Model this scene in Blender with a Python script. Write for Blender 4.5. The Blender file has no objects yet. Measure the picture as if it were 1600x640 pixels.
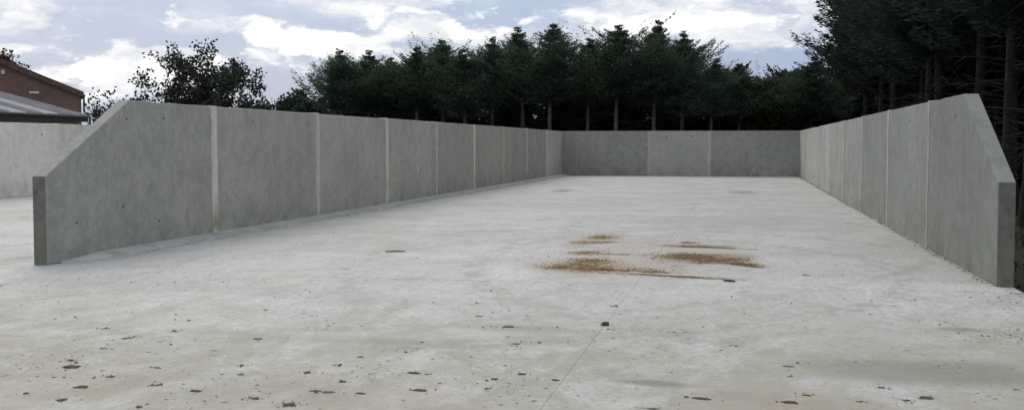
import bpy, bmesh, math, random
import numpy as np
from mathutils import Vector, noise as mnoise

R = math.radians
scene = bpy.context.scene
col = scene.collection

# ------------------------------------------------------------------ camera
cam_d = bpy.data.cameras.new('camera')
cam = bpy.data.objects.new('camera', cam_d)
col.objects.link(cam)
cam.location = (0, 0, 1.70)
cam.rotation_euler = (R(90) - math.atan(95 / 1800), 0, R(11.25))
cam_d.sensor_width = 36.0
cam_d.lens = 40.5
cam_d.clip_end = 3000
scene.camera = cam

# ------------------------------------------------------------------ light
SUN_AZ = 30.0      # degrees to the left of +Y (the direction the bay runs)
SUN_EL = 38.0
sun_dir = Vector((-math.sin(R(SUN_AZ)) * math.cos(R(SUN_EL)),
                  math.cos(R(SUN_AZ)) * math.cos(R(SUN_EL)), math.sin(R(SUN_EL))))
sun_d = bpy.data.lights.new('sun', 'SUN')
sun_d.energy = 0.8
sun_d.angle = R(38)
sun_d.color = (1.0, 0.93, 0.82)
sun = bpy.data.objects.new('sun', sun_d)
sun.rotation_euler = (-sun_dir).to_track_quat('-Z', 'Y').to_euler()
sun.location = (-30, 30, 40)
col.objects.link(sun)

scene.view_settings.view_transform = 'Standard'
scene.view_settings.look = 'None'
scene.view_settings.exposure = 0.36
scene.view_settings.gamma = 1.0
scene.view_settings.use_curve_mapping = False


class NT:
    """small node-tree writer"""
    def __init__(self, tree):
        self.t = tree
        tree.nodes.clear()

    def n(self, typ, ins=None, **attrs):
        nd = self.t.nodes.new(typ)
        for k, v in attrs.items():
            setattr(nd, k, v)
        for k, v in (ins or {}).items():
            self.put(nd.inputs[k], v)
        return nd

    def put(self, sock, v):
        if isinstance(v, bpy.types.NodeSocket):
            self.t.links.new(v, sock)
        elif isinstance(v, bpy.types.Node):
            self.t.links.new(v.outputs[0], sock)
        else:
            sock.default_value = v

    def math(self, op, a, b=0.0, c=0.0, clamp=False):
        return self.n('ShaderNodeMath', {0: a, 1: b, 2: c}, operation=op, use_clamp=clamp).outputs[0]

    def vec(self, op, a, b=(0, 0, 0)):
        nd = self.n('ShaderNodeVectorMath', {0: a, 1: b}, operation=op)
        return nd.outputs['Value'] if op in ('DISTANCE', 'LENGTH', 'DOT_PRODUCT') else nd.outputs['Vector']

    def noise(self, vec, scale, detail=4, rough=0.55, dist=0.0):
        return self.n('ShaderNodeTexNoise', {'Vector': vec, 'Scale': scale, 'Detail': detail,
                                             'Roughness': rough, 'Distortion': dist}).outputs['Fac']

    def ramp(self, v, a, b, lo=0.0, hi=1.0, smooth=True):
        return self.n('ShaderNodeMapRange', {'Value': v, 'From Min': a, 'From Max': b, 'To Min': lo, 'To Max': hi},
                      interpolation_type='SMOOTHSTEP' if smooth else 'LINEAR').outputs['Result']

    def mix(self, f, a, b, blend='MIX'):
        nd = self.t.nodes.new('ShaderNodeMix')
        nd.data_type = 'RGBA'
        nd.blend_type = blend
        def pad(v):
            return (*v, 1.0) if isinstance(v, tuple) and len(v) == 3 else v
        self.put(nd.inputs[0], f)
        self.put(nd.inputs[6], pad(a))
        self.put(nd.inputs[7], pad(b))
        return nd.outputs[2]


# ------------------------------------------------------------------ sky: broken cloud over a blue-grey sky
world = bpy.data.worlds.new('World')
scene.world = world
world.use_nodes = True
w = NT(world.node_tree)
sky = w.n('ShaderNodeTexSky', sky_type='NISHITA', sun_disc=False, sun_elevation=R(SUN_EL), sun_rotation=R(-SUN_AZ),
          air_density=1.2, dust_density=2.0, ozone_density=1.5)
SKY_STRENGTH = 0.1
tc = w.n('ShaderNodeTexCoord').outputs['Generated']
dirn = w.vec('NORMALIZE', tc)
flat = w.vec('MULTIPLY', dirn, (1, 1, 2.6))
warp_n = w.n('ShaderNodeTexNoise', {'Vector': flat, 'Scale': 14.0, 'Detail': 5.0, 'Roughness': 0.6}).outputs['Color']
warp = w.vec('MULTIPLY', w.vec('SUBTRACT', warp_n, (0.5, 0.5, 0.5)), (0.10, 0.10, 0.10))
p = w.vec('ADD', flat, warp)


def spot(d, radius, amount, squash=1.0):
    c = (d[0], d[1], d[2] * 2.6)
    dist = w.vec('LENGTH', w.vec('MULTIPLY', w.vec('SUBTRACT', p, c), (1, 1, squash)))
    return w.ramp(dist, 0.0, radius, amount, 0.0)


def total(items):
    s = items[0]
    for i in items[1:]:
        s = w.math('ADD', s, i)
    return s


# veil: broad pale stratus
veil_n = w.noise(w.vec('ADD', p, (3.1, 0.4, 1.7)), 6.0, 7, 0.58)
veil_b = total([veil_n,
                spot((-0.5486, 0.8302, 0.0990), 0.110, 0.22, 1.5),
                spot((-0.0215, 0.9939, 0.1078), 0.200, 0.32, 1.4),
                spot((-0.3299, 0.9365, 0.1190), 0.100, 0.28, 2.2),
                spot((-0.2576, 0.9590, 0.1184), 0.090, 0.22, 2.4),
                spot((-0.4052, 0.9099, 0.0884), 0.120, 0.20, 1.3),
                spot((-0.4933, 0.8681, 0.0550), 0.100, 0.15, 1.0),
                spot((-0.4961, 0.8641, 0.0849), 0.100, -0.22, 2.2),
                spot((-0.3751, 0.9258, 0.0472), 0.085, -0.30, 1.6),
                spot((-0.3570, 0.9313, 0.0722), 0.045, -0.20, 1.4),
                spot((-0.2261, 0.9680, 0.1089), 0.120, -0.16, 2.6),
                spot((0.0212, 0.9977, 0.0651), 0.120, -0.34, 1.8),
                spot((-0.5309, 0.8453, 0.0592), 0.060, -0.14, 1.0),
                spot((-0.2801, 0.9575, 0.0686), 0.100, 0.12, 1.5)])
elev = w.n('ShaderNodeSeparateXYZ', {0: dirn}).outputs['Z']
veil_b = w.math('ADD', veil_b, w.ramp(elev, 0.12, 0.45, 0.0, 0.24))
veil = w.ramp(veil_b, 0.41, 0.77)
# cumulus: brighter heaps with a crisp upper edge
puff = w.n('ShaderNodeTexVoronoi', {'Vector': w.vec('ADD', p, warp), 'Scale': 26.0, 'Smoothness': 0.6}, feature='SMOOTH_F1').outputs['Distance']
cum_n = w.math('SUBTRACT', w.noise(w.vec('ADD', p, (0.7, 5.2, 0.3)), 9.0, 7, 0.58), w.math('MULTIPLY', w.math('SUBTRACT', puff, 0.4), 0.20))
cum_up = w.noise(w.vec('ADD', p, (0.68, 5.2, 0.345)), 9.0, 7, 0.58)
cum_b = total([cum_n,
               spot((-0.4996, 0.8642, 0.0590), 0.070, 0.26, 1.0),
               spot((-0.4774, 0.8759, 0.0699), 0.060, 0.30, 1.1),
               spot((-0.4597, 0.8856, 0.0661), 0.060, 0.20, 1.0),
               spot((-0.4256, 0.8988, 0.1047), 0.055, 0.20, 1.5),
               spot((-0.3928, 0.9145, 0.0966), 0.065, 0.26, 1.5),
               spot((-0.3514, 0.9321, 0.0883), 0.070, 0.24, 1.6),
               spot((-0.3867, 0.9196, 0.0685), 0.070, 0.22, 1.2),
               spot((-0.3135, 0.9461, 0.0818), 0.060, 0.18, 1.6),
               spot((-0.2715, 0.9578, 0.0946), 0.055, 0.24, 1.8),
               spot((-0.2291, 0.9689, 0.0932), 0.040, 0.34, 1.2),
               spot((-0.1898, 0.9768, 0.0987), 0.035, 0.34, 1.0),
               spot((-0.1345, 0.9849, 0.1088), 0.075, 0.22, 2.2),
               spot((-0.5718, 0.8170, 0.0740), 0.028, 0.40, 1.0),
               spot((-0.0536, 0.9938, 0.0977), 0.120, 0.20, 2.0)])
cum = w.ramp(cum_b, 0.55, 0.74)
lit = w.math('ADD', w.ramp(w.math('SUBTRACT', cum_n, cum_up), -0.13, 0.13, 0.0, 0.66), w.ramp(cum_b, 0.60, 0.84, 0.40, 0.06))
S = 1.0 / SKY_STRENGTH
def sc(c):
    return tuple(v * S for v in c)
gap = w.mix(0.82, sky.outputs[0], sc((0.225, 0.315, 0.50)))
veil_col = w.mix(w.ramp(w.noise(p, 15.0, 6, 0.62), 0.34, 0.7), sc((0.43, 0.48, 0.585)), sc((0.80, 0.795, 0.79)))
cum_col = w.mix(lit, sc((0.58, 0.60, 0.645)), sc((0.97, 0.95, 0.92)))
c1 = w.mix(veil, gap, veil_col)
c2 = w.mix(cum, c1, cum_col)
bg = w.n('ShaderNodeBackground', {'Color': c2, 'Strength': SKY_STRENGTH})
w.n('ShaderNodeOutputWorld', {'Surface': bg.outputs[0]})


# ------------------------------------------------------------------ object helpers
def tag(o, label=None, cat=None, group=None, kind=None):
    if label: o['label'] = label
    if cat: o['category'] = cat
    if group: o['group'] = group
    if kind: o['kind'] = kind
    return o


def link(name, me, mat=None, parent=None, loc=None):
    o = bpy.data.objects.new(name, me)
    col.objects.link(o)
    if mat and not me.materials:
        me.materials.append(mat)
    if parent: o.parent = parent
    if loc: o.location = loc
    return o


def empty(name, loc=(0, 0, 0)):
    o = bpy.data.objects.new(name, None)
    o.empty_display_size = 0.3
    o.location = loc
    col.objects.link(o)
    return o


def mesh_np(name, verts, faces):
    """verts Nx3, faces Mxk, all the same size"""
    verts = np.asarray(verts, dtype=np.float32)
    faces = np.asarray(faces, dtype=np.int32)
    k = faces.shape[1]
    me = bpy.data.meshes.new(name)
    me.vertices.add(len(verts))
    me.vertices.foreach_set('co', verts.ravel())
    me.loops.add(faces.size)
    me.loops.foreach_set('vertex_index', faces.ravel())
    me.polygons.add(len(faces))
    me.polygons.foreach_set('loop_start', np.arange(len(faces), dtype=np.int32) * k)
    me.polygons.foreach_set('loop_total', np.full(len(faces), k, dtype=np.int32))
    me.update(calc_edges=True)
    return me


def mesh_pd(name, verts, faces, smooth=False):
    me = bpy.data.meshes.new(name)
    me.from_pydata([tuple(v) for v in verts], [], faces)
    me.update()
    if smooth:
        for f in me.polygons: f.use_smooth = True
    return me


def prism(name, prof, axis, a, b, bevel=0.0):
    """extrude a closed profile; axis 'x': profile (y,z); axis 'y': profile (x,z); axis 'z': profile (x,y)"""
    bm = bmesh.new()
    def pt(q, t):
        return {'x': (t, q[0], q[1]), 'y': (q[0], t, q[1]), 'z': (q[0], q[1], t)}[axis]
    lo = [bm.verts.new(pt(q, a)) for q in prof]
    hi = [bm.verts.new(pt(q, b)) for q in prof]
    n = len(prof)
    bm.faces.new(lo); bm.faces.new(hi)
    for i in range(n):
        bm.faces.new((lo[i], lo[(i + 1) % n], hi[(i + 1) % n], hi[i]))
    bmesh.ops.recalc_face_normals(bm, faces=bm.faces)
    if bevel:
        bmesh.ops.bevel(bm, geom=list(bm.edges), offset=bevel, segments=2, profile=0.5, affect='EDGES')
    me = bpy.data.meshes.new(name)
    bm.to_mesh(me); bm.free()
    return me


def box(name, x0, x1, y0, y1, z0, z1, bevel=0.0):
    return prism(name, [(x0, y0), (x1, y0), (x1, y1), (x0, y1)], 'z', z0, z1, bevel)


# ------------------------------------------------------------------ materials
def new_mat(name):
    m = bpy.data.materials.new(name)
    m.use_nodes = True
    return m, NT(m.node_tree)


def finish(t, colr, rough=0.85, bump=None, bump_s=0.3, bump_d=0.02, spec=0.3):
    ins = {'Base Color': colr, 'Roughness': rough, 'Specular IOR Level': spec}
    if bump is not None:
        ins['Normal'] = t.n('ShaderNodeBump', {'Height': bump, 'Strength': bump_s, 'Distance': bump_d}).outputs[0]
    b = t.n('ShaderNodeBsdfPrincipled', ins)
    t.n('ShaderNodeOutputMaterial', {'Surface': b.outputs[0]})


def wall_concrete(name, base, light, dark, green=0.35, streak=0.5):
    m, t = new_mat(name)
    pos = t.n('ShaderNodeNewGeometry').outputs['Position']
    rnd = t.n('ShaderNodeObjectInfo').outputs['Random']
    off = t.vec('MULTIPLY', t.n('ShaderNodeCombineXYZ', {0: rnd, 1: rnd, 2: rnd}).outputs[0], (37, 53, 11))
    q = t.vec('ADD', pos, off)
    big = t.noise(q, 0.55, 5, 0.6, 0.4)
    fine = t.noise(q, 9.0, 5, 0.65)
    st = t.noise(t.vec('MULTIPLY', q, (3.2, 3.2, 0.16)), 1.0, 4, 0.6)
    c = t.mix(t.ramp(big, 0.33, 0.68), dark, base)
    c = t.mix(t.math('MULTIPLY', t.ramp(st, 0.52, 0.72), streak), c, light)
    c = t.mix(t.math('MULTIPLY', t.ramp(st, 0.46, 0.30), streak * 0.9), c, tuple(v * 0.72 for v in dark))
    c = t.mix(t.ramp(fine, 0.36, 0.70, 0.0, 0.5), c, light)
    mot = t.noise(t.vec('MULTIPLY', q, (1, 1, 1.2)), 2.6, 7, 0.7, 0.3)
    c = t.mix(t.ramp(mot, 0.44, 0.66, 0.0, 0.55), c, tuple(v * 0.85 for v in dark))
    # damp green tinge rising unevenly from the foot
    z = t.n('ShaderNodeSeparateXYZ', {0: pos}).outputs['Z']
    gm = t.math('MULTIPLY', t.ramp(z, 0.9, 0.0), t.ramp(t.noise(q, 1.7, 4, 0.6), 0.42, 0.66))
    c = t.mix(t.math('MULTIPLY', gm, green), c, (0.17, 0.175, 0.12))
    # old run-off marks under the coping edge
    rn = t.math('MULTIPLY', t.ramp(z, 1.5, 2.45), t.ramp(t.noise(t.vec('MULTIPLY', q, (7, 7, 0.35)), 1.0, 3, 0.6), 0.55, 0.75))
    c = t.mix(t.math('MULTIPLY', rn, 0.35), c, tuple(v * 0.6 for v in dark))
    # blow holes
    vor = t.n('ShaderNodeTexVoronoi', {'Vector': q, 'Scale': 6.0, 'Randomness': 1.0}).outputs['Distance']
    hole = t.ramp(vor, 0.035, 0.075, 1.0, 0.0)
    c = t.mix(t.math('MULTIPLY', hole, 0.55), c, (0.07, 0.07, 0.065))
    tone = t.ramp(rnd, 0, 1, 0.85, 1.15, smooth=False)
    c = t.vec('SCALE', c); t.t.nodes[-1].inputs['Scale'].default_value = 1.0
    t.put(t.t.nodes[-1].inputs['Scale'], tone)
    h = t.math('SUBTRACT', t.math('ADD', fine, t.math('MULTIPLY', big, 0.6)), t.math('MULTIPLY', hole, 0.8))
    finish(t, c, 0.86, h, 0.35, 0.012)
    return m


MAT = {}
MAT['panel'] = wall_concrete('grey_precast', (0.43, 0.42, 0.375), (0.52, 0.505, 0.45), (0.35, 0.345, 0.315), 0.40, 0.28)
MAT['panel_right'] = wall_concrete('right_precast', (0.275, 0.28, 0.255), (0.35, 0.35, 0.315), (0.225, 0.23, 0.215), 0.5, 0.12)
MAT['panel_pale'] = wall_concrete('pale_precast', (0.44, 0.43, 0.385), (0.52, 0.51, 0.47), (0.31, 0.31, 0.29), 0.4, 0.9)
MAT['panel_back'] = wall_concrete('back_precast', (0.385, 0.378, 0.342), (0.46, 0.45, 0.405), (0.31, 0.305, 0.28), 0.5, 0.4)
MAT['panel_back_pale'] = wall_concrete('back_precast_pale', (0.47, 0.46, 0.41), (0.53, 0.52, 0.465), (0.41, 0.405, 0.365), 0.3, 0.3)
MAT['panel_far'] = wall_concrete('far_precast', (0.71, 0.695, 0.635), (0.74, 0.725, 0.66), (0.61, 0.595, 0.54), 0.3, 0.5)
MAT['end_shade_plate'] = wall_concrete('shaded_end_concrete', (0.20, 0.195, 0.16), (0.27, 0.26, 0.22), (0.15, 0.148, 0.125), 0.6, 0.4)  # darker concrete: shade of the sun-averted wall ends put into the colour
MAT['joint'] = wall_concrete('joint_mortar', (0.68, 0.66, 0.57), (0.74, 0.72, 0.63), (0.58, 0.56, 0.48), 0.9, 0.5)
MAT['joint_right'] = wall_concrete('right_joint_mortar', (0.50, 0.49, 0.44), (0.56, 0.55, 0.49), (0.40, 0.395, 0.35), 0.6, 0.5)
MAT['footing'] = wall_concrete('footing_mortar', (0.48, 0.48, 0.46), (0.56, 0.56, 0.53), (0.38, 0.38, 0.36), 0.3, 0.1)


def plain(name, colr, rough=0.8, var=0.25, scale=6.0, bump=0.2, metallic=0.0):
    m, t = new_mat(name)
    q = t.n('ShaderNodeTexCoord').outputs['Object']
    nz = t.noise(q, scale, 5, 0.6)
    c = t.mix(t.ramp(nz, 0.3, 0.7), tuple(v * (1 - var) for v in colr), tuple(min(1, v * (1 + var)) for v in colr))
    finish(t, c, rough, nz, bump, 0.02)
    return m


MAT['socket'] = plain('socket_plug', (0.13, 0.125, 0.11))
MAT['chalk'] = plain('chalk', (0.62, 0.62, 0.60))
MAT['mud'] = plain('mud', (0.115, 0.098, 0.076), 0.9, 0.5, 40.0, 0.6)
MAT['mud_brown'] = plain('mud_brown', (0.13, 0.09, 0.055), 0.9, 0.4, 40.0, 0.6)
MAT['mud_grey'] = plain('mud_grey', (0.20, 0.185, 0.16), 0.9, 0.35, 40.0, 0.6)
MAT['joint_dirt'] = plain('joint_dirt', (0.30, 0.285, 0.25), 0.9, 0.3, 3.0, 0.3)
MAT['fleck'] = plain('dried_fleck', (0.25, 0.23, 0.185), 0.95, 0.35, 2.0, 0.3)
MAT['stick'] = plain('stick', (0.09, 0.055, 0.04), 0.8, 0.3, 30.0, 0.5)
MAT['timber'] = plain('timber_scrap', (0.075, 0.07, 0.065), 0.8, 0.3, 12.0, 0.4)
MAT['stone'] = plain('stone', (0.07, 0.065, 0.06), 0.85, 0.3, 30.0, 0.5)
MAT['bark'] = plain('bark', (0.032, 0.027, 0.022), 0.95, 0.45, 7.0, 0.8)
MAT['bark_pale'] = plain('bark_pale', (0.13, 0.11, 0.09), 0.95, 0.4, 7.0, 0.8)
MAT['deadwood'] = plain('deadwood', (0.040, 0.032, 0.026), 0.95, 0.4, 9.0, 0.4)


def residue_mat():
    m, t = new_mat('silage_residue')
    g = t.n('ShaderNodeNewGeometry')
    r_ = g.outputs['Random Per Island']
    c = t.mix(r_, (0.17, 0.105, 0.036), (0.33, 0.215, 0.085))
    c = t.mix(t.ramp(t.noise(g.outputs['Position'], 3.0, 3), 0.45, 0.7), c, (0.13, 0.08, 0.04))
    c = t.mix(t.ramp(r_, 0.80, 0.97), c, (0.08, 0.06, 0.045))
    finish(t, c, 0.9)
    return m


MAT['residue'] = residue_mat()


def floor_mat():
    m, t = new_mat('yard_concrete')
    pos = t.n('ShaderNodeNewGeometry').outputs['Position']
    rnd = t.n('ShaderNodeObjectInfo').outputs['Random']
    sx = t.n('ShaderNodeSeparateXYZ', {0: pos})
    big = t.noise(pos, 0.22, 6, 0.6, 0.6)
    mid = t.noise(t.vec('MULTIPLY', pos, (1.0, 0.55, 1)), 1.1, 8, 0.66, 0.8)
    fine = t.noise(pos, 14.0, 6, 0.7)
    speck = t.noise(pos, 60.0, 3, 0.6)
    c = t.mix(t.ramp(big, 0.32, 0.68), (0.50, 0.493, 0.466), (0.60, 0.595, 0.572))
    c = t.mix(t.ramp(mid, 0.44, 0.68, 0, 0.62), c, (0.405, 0.39, 0.34))
    c = t.mix(t.ramp(mid, 0.40, 0.26, 0, 0.7), c, (0.70, 0.695, 0.67))
    # laitance: pale sweeps left by the float, drawn out across the bay
    sw = t.noise(t.vec('MULTIPLY', pos, (0.12, 0.55, 1)), 1.0, 5, 0.55, 0.5)
    c = t.mix(t.ramp(sw, 0.52, 0.70, 0, 0.5), c, (0.69, 0.685, 0.67))
    # trafficked apron in front of the bays: thin film of mud
    edge = t.math('ADD', sx.outputs['Y'], t.ramp(t.noise(pos, 0.35, 4, 0.6), 0, 1, -5.5, 5.5, smooth=False))
    ap = t.ramp(edge, 13.6, 8.0)
    film = t.noise(t.vec('MULTIPLY', pos, (1.0, 0.6, 1)), 1.5, 9, 0.72, 0.6)
    c = t.mix(t.math('MULTIPLY', ap, t.ramp(film, 0.36, 0.58, 0.22, 1.0)), c, (0.40, 0.38, 0.30))
    hv = t.math('MULTIPLY', t.ramp(edge, 11.0, 6.0), t.ramp(t.noise(t.vec('MULTIPLY', pos, (1.2, 0.75, 1)), 2.6, 9, 0.76, 0.8), 0.50, 0.68))
    c = t.mix(t.math('MULTIPLY', hv, 0.75), c, (0.30, 0.26, 0.19))
    scuff = t.noise(t.vec('MULTIPLY', pos, (1.5, 0.85, 1)), 3.4, 9, 0.76, 0.7)
    c = t.mix(t.ramp(scuff, 0.48, 0.70, 0, 0.62), c, (0.36, 0.345, 0.29))
    c = t.mix(t.ramp(scuff, 0.45, 0.30, 0, 0.5), c, (0.70, 0.695, 0.67))
    # greenish algae
    alg = t.math('MULTIPLY', t.ramp(t.noise(t.vec('ADD', pos, (9, 4, 0)), 0.5, 6, 0.65, 0.5), 0.55, 0.72), ap)
    c = t.mix(t.math('MULTIPLY', alg, 0.55), c, (0.34, 0.345, 0.265))
    # tyre tracks: faint curved sweeps turning into the bay
    for cx, cy, rad, wd, amt in ((-9.0, 21.0, 12.2, 0.20, 0.45), (-9.0, 21.0, 14.1, 0.20, 0.40), (-16.0, 30.0, 24.6, 0.24, 0.35), (14.0, 24.0, 17.5, 0.22, 0.35), (-4.2, 15.6, 6.3, 0.24, 0.6), (-4.2, 15.6, 8.0, 0.24, 0.55), (5.2, 17.2, 9.0, 0.26, 0.6), (5.2, 17.2, 10.7, 0.22, 0.5)):
        d = t.vec('LENGTH', t.vec('SUBTRACT', t.vec('MULTIPLY', pos, (1, 1, 0)), (cx, cy, 0)))
        d = t.math('ABSOLUTE', t.math('SUBTRACT', d, rad))
        tr = t.math('MULTIPLY', t.ramp(d, wd, wd * 0.3), t.ramp(scuff, 0.40, 0.60))
        c = t.mix(t.math('MULTIPLY', tr, amt), c, (0.33, 0.315, 0.265))
    # stains with a shape of their own: (x, y, half width, half length, turn, colour, strength)
    br = (0.33, 0.21, 0.072)
    for x, y, a, b, rot, cl, s in ((-2.1, 15.9, 0.55, 0.85, 0.0, br, 0.95), (-1.6, 15.45, 0.75, 0.22, 0.2, br, 0.85),
                                   (-2.5, 20.3, 0.30, 1.2, 0.15, br, 0.7), (-0.55, 17.35, 0.62, 0.75, 0.45, (0.25, 0.155, 0.06), 1.0), (0.02, 16.6, 0.34, 0.25, 0.7, (0.28, 0.21, 0.10), 0.85),
                                   (-0.65, 19.4, 0.6, 0.32, 0.15, (0.27, 0.20, 0.12), 0.85), (-1.3, 17.4, 1.1, 2.6, 0.0, (0.46, 0.40, 0.32), 0.55),
                                   (-0.95, 14.95, 0.85, 0.10, 0.22, (0.22, 0.15, 0.08), 0.85),
                                   (1.45, 9.0, 0.85, 0.42, 0.0, (0.21, 0.21, 0.15), 0.75), (-0.58, 8.18, 0.22, 0.09, 0.2, (0.17, 0.15, 0.11), 0.8),
                                   (1.96, 11.12, 0.16, 0.12, 0, (0.22, 0.21, 0.17), 0.7), (0.3, 7.6, 0.5, 0.5, 0, (0.36, 0.29, 0.20), 0.5),
                                   (-2.0, 10.4, 0.55, 0.16, 0.1, (0.26, 0.25, 0.22), 0.55), (-3.3, 9.5, 1.3, 0.14, 0.08, (0.30, 0.29, 0.25), 0.5),
                                   (-4.6, 7.4, 0.5, 0.5, 0, (0.35, 0.29, 0.20), 0.5), (-2.8, 7.4, 0.7, 0.4, 0, (0.36, 0.30, 0.22), 0.5),
                                   (-6.35, 41.5, 0.30, 1.1, 0, (0.17, 0.16, 0.15), 0.75), (0.05, 41.6, 0.45, 1.2, 0, (0.22, 0.21, 0.19), 0.7),
                                   (-5.05, 12.4, 1.6, 0.35, 0.15, (0.40, 0.39, 0.37), 0.5)):
        v = t.vec('SUBTRACT', pos, (x, y, 0))
        nd = t.n('ShaderNodeVectorRotate', {'Vector': v, 'Angle': rot}, rotation_type='Z_AXIS')
        v = t.vec('MULTIPLY', nd.outputs[0], (1 / a, 1 / b, 0))
        ln = t.math('ADD', t.vec('LENGTH', v), t.ramp(film, 0.2, 0.8, -0.75, 0.25, smooth=False))
        ln = t.math('ADD', ln, t.ramp(fine, 0.2, 0.8, -0.35, 0.35, smooth=False))
        c = t.mix(t.math('MULTIPLY', t.ramp(ln, 1.35, 0.35), s), c, cl)
    # dried splashes and flecks
    vor = t.n('ShaderNodeTexVoronoi', {'Vector': t.vec('ADD', pos, t.vec('MULTIPLY', t.n('ShaderNodeTexNoise', {'Vector': pos, 'Scale': 5.0, 'Detail': 3.0}).outputs['Color'], (0.2, 0.2, 0))), 'Scale': 2.3}, feature='F1')
    fl = t.math('MULTIPLY', t.ramp(vor.outputs['Distance'], 0.11, 0.05), t.ramp(edge, 12.5, 8.0))
    cs = t.n('ShaderNodeSeparateColor', {0: vor.outputs['Color']}).outputs[0]
    fl = t.math('MULTIPLY', fl, t.ramp(cs, 0.45, 0.75))
    c = t.mix(t.math('MULTIPLY', fl, 0.6), c, (0.20, 0.175, 0.13))
    c = t.mix(t.ramp(fine, 0.42, 0.66, 0, 0.65), c, (0.33, 0.32, 0.28))
    c = t.mix(t.ramp(fine, 0.42, 0.25, 0, 0.35), c, (0.64, 0.635, 0.61))
    c = t.mix(t.ramp(speck, 0.62, 0.78, 0, 0.45), c, (0.27, 0.26, 0.23))
    # hairline cracks
    ck = t.n('ShaderNodeTexVoronoi', {'Vector': t.vec('ADD', pos, t.vec('MULTIPLY', t.n('ShaderNodeTexNoise', {'Vector': pos, 'Scale': 1.2, 'Detail': 5.0}).outputs['Color'], (1.4, 1.4, 0))), 'Scale': 0.16}, feature='DISTANCE_TO_EDGE')
    ckm = t.math('MULTIPLY', t.ramp(ck.outputs['Distance'], 0.0022, 0.0008), t.ramp(mid, 0.45, 0.6))
    c = t.mix(t.math('MULTIPLY', ckm, 0.6), c, (0.16, 0.15, 0.13))
    h = t.math('ADD', t.math('MULTIPLY', mid, 1.5), t.math('ADD', t.math('MULTIPLY', fine, 0.5), t.math('MULTIPLY', speck, 0.12)))
    finish(t, c, t.ramp(film, 0.3, 0.7, 0.58, 0.80), h, 0.6, 0.015, 0.45)
    return m


MAT['floor'] = floor_mat()


def ground_mat():
    m, t = new_mat('soil_and_grass')
    pos = t.n('ShaderNodeNewGeometry').outputs['Position']
    a = t.noise(pos, 0.3, 6, 0.6)
    b = t.noise(pos, 8.0, 6, 0.7)
    c = t.mix(t.ramp(a, 0.4, 0.6), (0.050, 0.040, 0.028), (0.045, 0.058, 0.024))
    c = t.mix(t.ramp(b, 0.4, 0.75, 0, 0.6), c, (0.085, 0.068, 0.045))
    finish(t, c, 0.95, b, 0.8, 0.05)
    return m


MAT['ground'] = ground_mat()


def leaf_mat(name, dark, mid, tip, trans=0.12):
    m, t = new_mat(name)
    g = t.n('ShaderNodeNewGeometry')
    r_ = g.outputs['Random Per Island']
    ob = t.n('ShaderNodeObjectInfo').outputs['Random']
    nz = t.noise(t.n('ShaderNodeTexCoord').outputs['Object'], 0.9, 3, 0.6)
    c = t.mix(t.ramp(nz, 0.35, 0.65), dark, mid)
    c = t.mix(t.ramp(r_, 0.72, 1.0), c, tip)
    nd = t.n('ShaderNodeHueSaturation', {'Hue': t.ramp(ob, 0, 1, 0.485, 0.515, smooth=False), 'Value': t.ramp(ob, 0, 1, 0.85, 1.15, smooth=False), 'Color': c})
    p_ = t.n('ShaderNodeBsdfPrincipled', {'Base Color': nd.outputs[0], 'Roughness': 0.75, 'Specular IOR Level': 0.15})
    tr = t.n('ShaderNodeBsdfTranslucent', {'Color': nd.outputs[0]})
    mx = t.n('ShaderNodeMixShader', {0: trans, 1: p_.outputs[0], 2: tr.outputs[0]})
    t.n('ShaderNodeOutputMaterial', {'Surface': mx.outputs[0]})
    return m


MAT['cypress'] = leaf_mat('cypress_foliage', (0.052, 0.086, 0.062), (0.088, 0.128, 0.088), (0.13, 0.165, 0.10), 0.42)
MAT['spruce'] = leaf_mat('spruce_foliage', (0.026, 0.038, 0.030), (0.040, 0.058, 0.042), (0.058, 0.078, 0.05), 0.1)
MAT['olive'] = leaf_mat('olive_foliage', (0.030, 0.042, 0.020), (0.052, 0.070, 0.028), (0.085, 0.080, 0.032))
MAT['broad'] = leaf_mat('broadleaf', (0.032, 0.042, 0.032), (0.050, 0.062, 0.044), (0.080, 0.070, 0.052))
MAT['hedge'] = leaf_mat('hedge_leaf', (0.026, 0.042, 0.030), (0.040, 0.062, 0.042), (0.06, 0.08, 0.05))
MAT['copper'] = leaf_mat('copper_leaf', (0.075, 0.038, 0.030), (0.11, 0.055, 0.045), (0.14, 0.08, 0.06))


def brick_mat():
    m, t = new_mat('old_brick')
    pos = t.n('ShaderNodeTexCoord').outputs['Object']
    xz = t.n('ShaderNodeSeparateXYZ', {0: pos})
    v = t.n('ShaderNodeCombineXYZ', {0: t.math('ADD', xz.outputs['X'], xz.outputs['Y']), 1: xz.outputs['Z']}).outputs[0]
    b = t.n('ShaderNodeTexBrick', {'Vector': v, 'Color1': (0.25, 0.125, 0.085, 1), 'Color2': (0.18, 0.10, 0.075, 1), 'Mortar': (0.22, 0.19, 0.165, 1),
                                   'Scale': 1.0, 'Mortar Size': 0.008, 'Brick Width': 0.225, 'Row Height': 0.075})
    nz = t.noise(pos, 0.7, 5, 0.65)
    c = t.mix(t.ramp(nz, 0.35, 0.7, 0, 0.6), b.outputs['Color'], (0.105, 0.083, 0.075))
    finish(t, c, 0.9, b.outputs['Fac'], -0.3, 0.01)
    return m


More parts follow.
